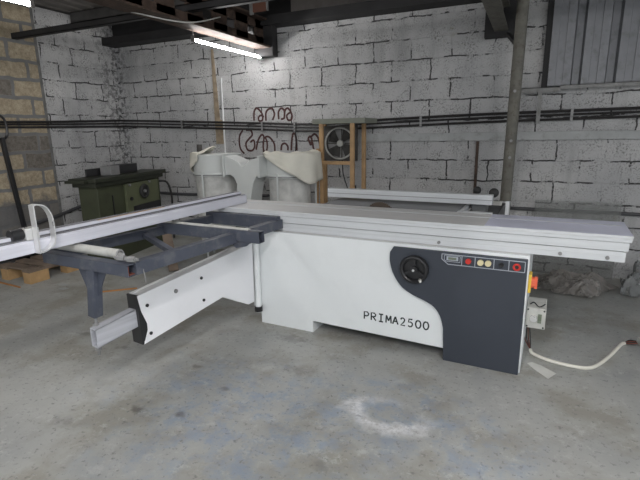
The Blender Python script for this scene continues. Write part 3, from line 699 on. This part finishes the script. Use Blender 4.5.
for a, b, lb, w_ in (((-3.574, 2.775), (-3.309, 3.001), 'orange brown stick lying on the floor behind the outrigger post', .014), ((-4.85, 2.62), (-4.405, 2.592), 'thin brown stick lying on the floor in front of the pallet', .012)):
    tag(MB().bar((a[0], a[1], .008), (b[0], b[1], .008), w_, .012).build('wooden_stick', M['stick']), lb, 'stick')
for x, y, s_, lb in ((-4.10, 2.82, .07, 'larger pale scrap of paper on the floor beside the pallet'), (-3.98, 2.74, .05, 'smaller pale scrap of paper on the floor nearer the outrigger post')):
    tag(MB().prism([(x-s_, y-.02), (x+s_*.6, y-.03), (x+s_, y+.02), (x-s_*.5, y+.03)], 'z', .001, .003).build('paper_scrap', M['band']), lb, 'scrap')
# boards lying behind the outrigger
tag(MB().bar((-3.35, 3.55, .02), (-3.75, 3.9, .42), .10, .02).build('leaning_board', M['palletd']), 'dirty board leaning behind the outrigger frame', 'board')
tag(crumple('dust_heap', [(-3.0, 3.45, 0), (-2.45, 3.4, 0), (-2.45, 3.75, 0), (-3.0, 3.8, 0)], .12, 9.4, simple('grey sawdust sack', (.30, .30, .27), .9, var=.2), amp=.03), 'pale grey sack lying on the floor in front of the dust collector', 'sack')

# pallet
pl = thing('wooden_pallet', 'wooden pallet on the floor at the left edge, its pale end block showing', 'pallet', (-4.40, 2.70, 0))
for ix, x in enumerate((-.11, -.46)):
    for iy, y in enumerate((0, .40)):
        MB().box(x+.0, x+.11, y, y+.20, .0, .115).build('block', M['palletw'], pl, bevel=.003)
for x in (-.11, -.46): MB().box(x, x+.11, 0, .60, .115, .135).build('stringer', M['palletd'], pl)
for k in range(4): MB().box(-.47, .005, k*.163, k*.163+.11, .135, .155).build('deck_board', M['palletd'], pl, bevel=.002)
# pallet jack
pj = thing('pallet_jack', 'black pallet jack with a loop handle standing by the tan block wall', 'pallet jack', (-5.12, 3.18, 0), R(90))
hd = MB().bar((0, .0, .35), (-.09, -.01, 1.42), .05, .035, (1, 0, 0)).build('handle_shaft', M['black'], pj, bevel=.004)
lp = [(-.09+dx, dy, z) for dx, dy, z in ((0, -.01, 1.40), (-.055, -.01, 1.43), (-.07, -.01, 1.52), (-.055, -.01, 1.61), (0, -.01, 1.65), (.055, -.01, 1.61), (.07, -.01, 1.52), (.055, -.01, 1.43))]
MB().tube(spline(lp, 5, closed=True), .014, 8, closed=True).build('handle_loop', M['black'], pj, smooth=True)
MB().cyl((0, 0, .18), (0, 0, .42), .05, seg=16).box(-.09, .09, -.07, .11, .16, .24).build('pump', M['black'], pj, bevel=.004)
for x in (-.07, .07): MB().cyl((x-.025, .0, .09), (x+.025, 0, .09), .09, seg=24).build('steer_wheel', M['rubber'], pj, smooth=True)
for y in (-.17, .10):
    MB().box(-1.15, -.10, y-.07, y+.07, .165, .205).build('fork', M['black'], pj, bevel=.004)
MB().box(-.14, -.09, -.24, .17, .16, .32).build('fork_carriage', M['black'], pj, bevel=.004)

# ------------------------------------------------------------------ fan on a timber stand
fsx, fsy = -1.85, 4.6
st = thing('fan_stand', 'pine timber stand with an olive board on top, near the back wall', 'stand', (fsx, fsy, 0))
for x, y, z in ((-.175, -.14, 1.50), (.17, -.14, 1.50), (-.29, .20, 1.50), (.175, .20, 1.50)):
    MB().box(x-.021, x+.021, y-.018, y+.018, 0, z).build('post', M['wood'], st, bevel=.002)
MB().box(-.155, .15, -.16, -.12, 1.085, 1.12).build('cross_rail', M['wood'], st)
MB().bar((-.25, -.17, 0.0), (-.205, -.17, 1.25), .03, .02, (0, 1, 0)).build('brace', M['wood'], st)
MB().prism([(-.27, 1.50), (.31, 1.50), (.31, 1.55), (-.27, 1.55)], 'y', -.16, .24).build('top_board', M['canopy'], st, bevel=.002)
fn = thing('exhaust_fan', 'dusty square exhaust fan with dark blades framed by the pine stand', 'fan', (-1.905, 4.70, 1.295))
m = MB()
K = 32; r_ = .165; h_ = .185
ring = [(r_*math.cos(2*math.pi*k/K), r_*math.sin(2*math.pi*k/K)) for k in range(K)]
sq = []
for k in range(K):
    a = 2*math.pi*k/K; c_, s2 = math.cos(a), math.sin(a); f_ = h_/max(abs(c_), abs(s2)); sq.append((c_*f_, s2*f_))
va = [[m.bm.verts.new((x, y_, z)) for x, z in P_] for P_, y_ in ((sq, -.03), (ring, -.03), (ring, .03), (sq, .03))]
for q in range(4):
    A_, B_ = va[q], va[(q+1) % 4]
    for k in range(K): m.bm.faces.new((A_[k], A_[(k+1) % K], B_[(k+1) % K], B_[k]))
m.build('housing', M['fand'], fn, bevel=0)
MB().torus((0, -.035, 0), (0, 1, 0), r_, .010, 40).build('ring', M['fring'], fn, smooth=True)
for k in range(4):
    a = R(45 + 90*k + 8); b_ = MB()
    c_, s2 = math.cos(a), math.sin(a); pts = []
    for (rr, da, yy) in ((.03, -.45, -.01), (.10, -.50, -.022), (.150, -.50, -.022), (.158, 0, 0), (.150, .50, .02), (.09, .50, .018), (.03, .4, .01)):
        pts.append((rr*math.cos(a+da), yy, rr*math.sin(a+da)))
    vs = [b_.bm.verts.new(p) for p in pts]; cc = b_.bm.verts.new((.09*c_, 0, .09*s2))
    for i in range(len(vs)): b_.bm.faces.new((vs[i], vs[(i+1) % len(vs)], cc))
    b_.build('blade', M['fanm'], fn, solid=.003)
MB().cyl((0, -.03, 0), (0, .05, 0), .035, seg=18).build('hub', M['fring'], fn, smooth=True)
MB().bar((-.17, .032, 0), (.17, .032, 0), .012, .012).bar((0, .032, -.17), (0, .032, .17), .012, .012, (1, 0, 0)).build('motor_mount', M['fand'], fn)
MB().box(-.18, .18, .032, .036, -.18, .18).build('back_mesh', M['angle'], fn)
MB().tube(spline([(0, .04, -.18), (.02, .0, -.25), (.01, .05, -.35), (.04, .1, -.5)], 5), .006, 6).build('power_lead', M['black'], fn)

# ------------------------------------------------------------------ dust collector
dc = thing('dust_collector', 'twin pale grey dust collector with plastic bags and slumped cloth bags by the back wall', 'dust collector', (-2.78, 4.25, 0))
for (x, r_, rb_, zt_, zb_, zbag) in ((-.45, .265, .245, 1.20, .97, .14), (.48, .265, .225, 1.20, .97, .14)):
    d = MB().lathe([(r_-.01, zb_), (r_, zb_), (r_, zb_+.03), (r_-.006, zb_+.035), (r_-.006, zt_-.02), (r_+.004, zt_-.018), (r_+.004, zt_), (.04, zt_+.005)], (x, 0, 0), 48).build('drum', M['duct'], dc, smooth=True)
    MB().lathe([(rb_*.7, zbag), (rb_*.92, zbag+.05), (rb_*.97, zbag+.2), (rb_*.95, zb_-.2), (rb_*.985, zb_-.03), (rb_*.985, zb_+.02)], (x, 0, 0), 64, .05).build('plastic_bag', M['bag'], dc, 'clear plastic collecting bag', smooth=True)
    MB().torus((x, 0, zb_+.012), (0, 0, 1), r_+.002, .006, 40, 6).build('clamp_band', M['steel'], d, smooth=True)
    for k in range(3):
        a = R(30+120*k); MB().cyl((x+(r_+.004)*math.cos(a), (r_+.004)*math.sin(a), .0), (x+(r_+.004)*math.cos(a), (r_+.004)*math.sin(a), zb_+.05), .011, seg=8).build('support_leg', M['duct'], dc, smooth=True)
# splitting duct between the drums
dpoly = [(-2.899, 1.204), (-2.85, 1.184), (-2.796, 1.168), (-2.724, 1.135), (-2.679, 1.085), (-2.628, 1.116), (-2.59, 1.151), (-2.518, 1.172), (-2.459, 1.180), (-2.468, 1.003), (-2.516, .992), (-2.55, .93), (-2.575, .84), (-2.60, .70), (-2.60, .45), (-2.79, .45), (-2.765, .815), (-2.752, .909), (-2.784, .981), (-2.832, 1.005), (-2.90, .995)]
MB().prism([(a+2.78, b) for a, b in dpoly], 'y', -.32, -.10).build('splitting_duct', M['duct'], dc, bevel=.006)
MB().box(-.128, -.105, -.345, -.09, .98, 1.215).build('duct_flange', M['duct'], dc, bevel=.003)
MB().box(.30, .322, -.345, -.09, .985, 1.20).build('duct_flange', M['duct'], dc, bevel=.003)
MB().cyl((.08, -.20, .12), (.08, -.20, .52), .15, seg=28).box(-.15, .3, -.38, .1, .02, .12).build('blower_base', M['darksteel'], dc)
# slumped cloth bags
def drape(name, prof, x, r, seed, parent, a0, a1, hang, top, n=40):
    bm = bmesh.new(); g = []
    for i in range(n+1):
        a = a0 + (a1-a0)*i/n; row = []
        for j in range(18):
            t = j/17
            if t < .45: rr = r*(t/.45); zz = top + .05*math.sin(t*6+seed) * (1-t) + .02*noise.noise(Vector((math.cos(a)*rr*9, math.sin(a)*rr*9, seed)))
            else:
                q = (t-.45)/.55; rr = r*(1.03+.05*math.sin(a*8+seed)*q + .10*q*noise.noise(Vector((a*2, q*2, seed)))) ; zz = top - q*hang(i/n)
            zz += .004*math.sin(a*7+seed+t*5)
            row.append(bm.verts.new((x+rr*math.cos(a), rr*math.sin(a), zz)))
        g.append(row)
    for i in range(n):
        for j in range(17): bm.faces.new((g[i][j], g[i+1][j], g[i+1][j+1], g[i][j+1]))
    s = MB(); s.bm.free(); s.bm = bm; o = s.build(name, M['cloth'], parent, 'slumped off white cloth bag', smooth=True, solid=.004); return o
drape('cloth_bag', None, -.45, .275, 1.3, dc, R(140), R(262), lambda u: .10 + .16*max(0, 1-abs(u-.5)*2.2), 1.225)
drape('cloth_bag', None, .50, .30, 4.1, dc, R(-128), R(60), lambda u: .01 + .30*min(1, max(0, u*1.9)) - .12*max(0, u-.6), 1.225)
MB().cyl((-.80, .15, .96), (-.80, .15, 1.30), .05, .03, seg=16).build('hose_stub', M['fand'], dc, smooth=True)

# ------------------------------------------------------------------ green machine in the corner
gm = thing('spindle_moulder', 'olive green woodworking machine with a handwheel in the left corner', 'machine', (-4.16, 3.39, 0), R(11.6))
MB().box(-.34, 0, 0, 1.36, .93, .975).build('table_top', M['greend'], gm, bevel=.005)
MB().box(-.32, -.03, .03, 1.33, .88, .93).build('table_rim', M['greend'], gm, bevel=.003)
MB().box(-.31, -.075, .10, 1.30, 0, .88).build('body', M['green'], gm, bevel=.006)
MB().box(-.075, -.045, .55, 1.22, .42, .86).build('side_panel', M['greenl'], gm, 'light olive side panel', bevel=.004)
MB().box(-.046, -.038, .66, 1.22, .42, .585).build('dark_recess', M['black'], gm)
gh = MB().torus((-.015, .87, .745), (1, 0, 0), .075, .014).cyl((-.045, .87, .745), (-.02, .87, .745), .07, seg=28).build('handwheel', M['rubber'], gm, smooth=True)
MB().cyl((-.02, .87, .745), (.0, .87, .745), .02).build('hub', M['steel'], gh, smooth=True)
MB().cyl((-.046, .63, .68), (-.03, .63, .68), .022, seg=16).build('black_knob', M['black'], gm, smooth=True)
for y in (.62, 1.02): MB().cyl((-.046, y, .845), (-.028, y, .845), .016, seg=8).build('panel_catch', M['steel'], gm)
MB().box(-.074, -.068, .33, .345, .5, .76).build('door_gap', M['black'], gm)
MB().box(-.26, -.12, .42, .58, .975, 1.08).build('guard_block', M['steel'], gm, 'grey metal guard block', bevel=.006)
MB().box(-.30, -.16, .60, .98, .975, 1.08).box(-.30, -.28, .22, .60, .975, 1.06).build('moulding_fence', M['black'], gm, bevel=.005)
MB().cyl((-.19, .50, 1.07), (-.19, .50, 1.14), .008, seg=8).build('fence_bolt', M['steel'], gm)
MB().tube(spline([(-.1, 1.30, .82), (0, 1.36, .80), (.03, 1.40, .6), (.0, 1.42, .3), (0, 1.42, .02)], 5), .014, 8).build('power_lead', M['pipe'], gm)
MB().box(-.34, -.10, -.05, .0, .93, .96).build('table_bracket', M['greend'], gm)

# ------------------------------------------------------------------ light
wd = bpy.data.worlds.new('World'); scn.world = wd; wd.use_nodes = True
bg = wd.node_tree.nodes['Background']; bg.inputs[0].default_value = (.92, .96, 1., 1); bg.inputs[1].default_value = .36

# ------------------------------------------------------------------ camera
H = 1.42; pitch, roll, yaw, f = R(13.32), R(1.0), R(-24.82), 456.4
fw = Vector((math.sin(yaw)*math.cos(pitch), math.cos(yaw)*math.cos(pitch), -math.sin(pitch)))
r0 = Vector((math.cos(yaw), -math.sin(yaw), 0)); u0 = r0.cross(fw)
rr = r0*math.cos(roll) - u0*math.sin(roll); uu = r0*math.sin(roll) + u0*math.cos(roll)
cam = bpy.data.cameras.new('camera'); co = bpy.data.objects.new('camera', cam); COL.objects.link(co)
mt = Matrix((( rr.x, uu.x, -fw.x, 0), (rr.y, uu.y, -fw.y, 0), (rr.z, uu.z, -fw.z, H), (0, 0, 0, 1)))
co.matrix_world = mt; cam.sensor_width = 36; cam.lens = f/640*36; cam.clip_start = .05
scn.camera = co
vs = scn.view_settings; vs.view_transform = 'Standard'; vs.look = 'None'; vs.gamma = 1; vs.exposure = 1.55; vs.use_curve_mapping = False
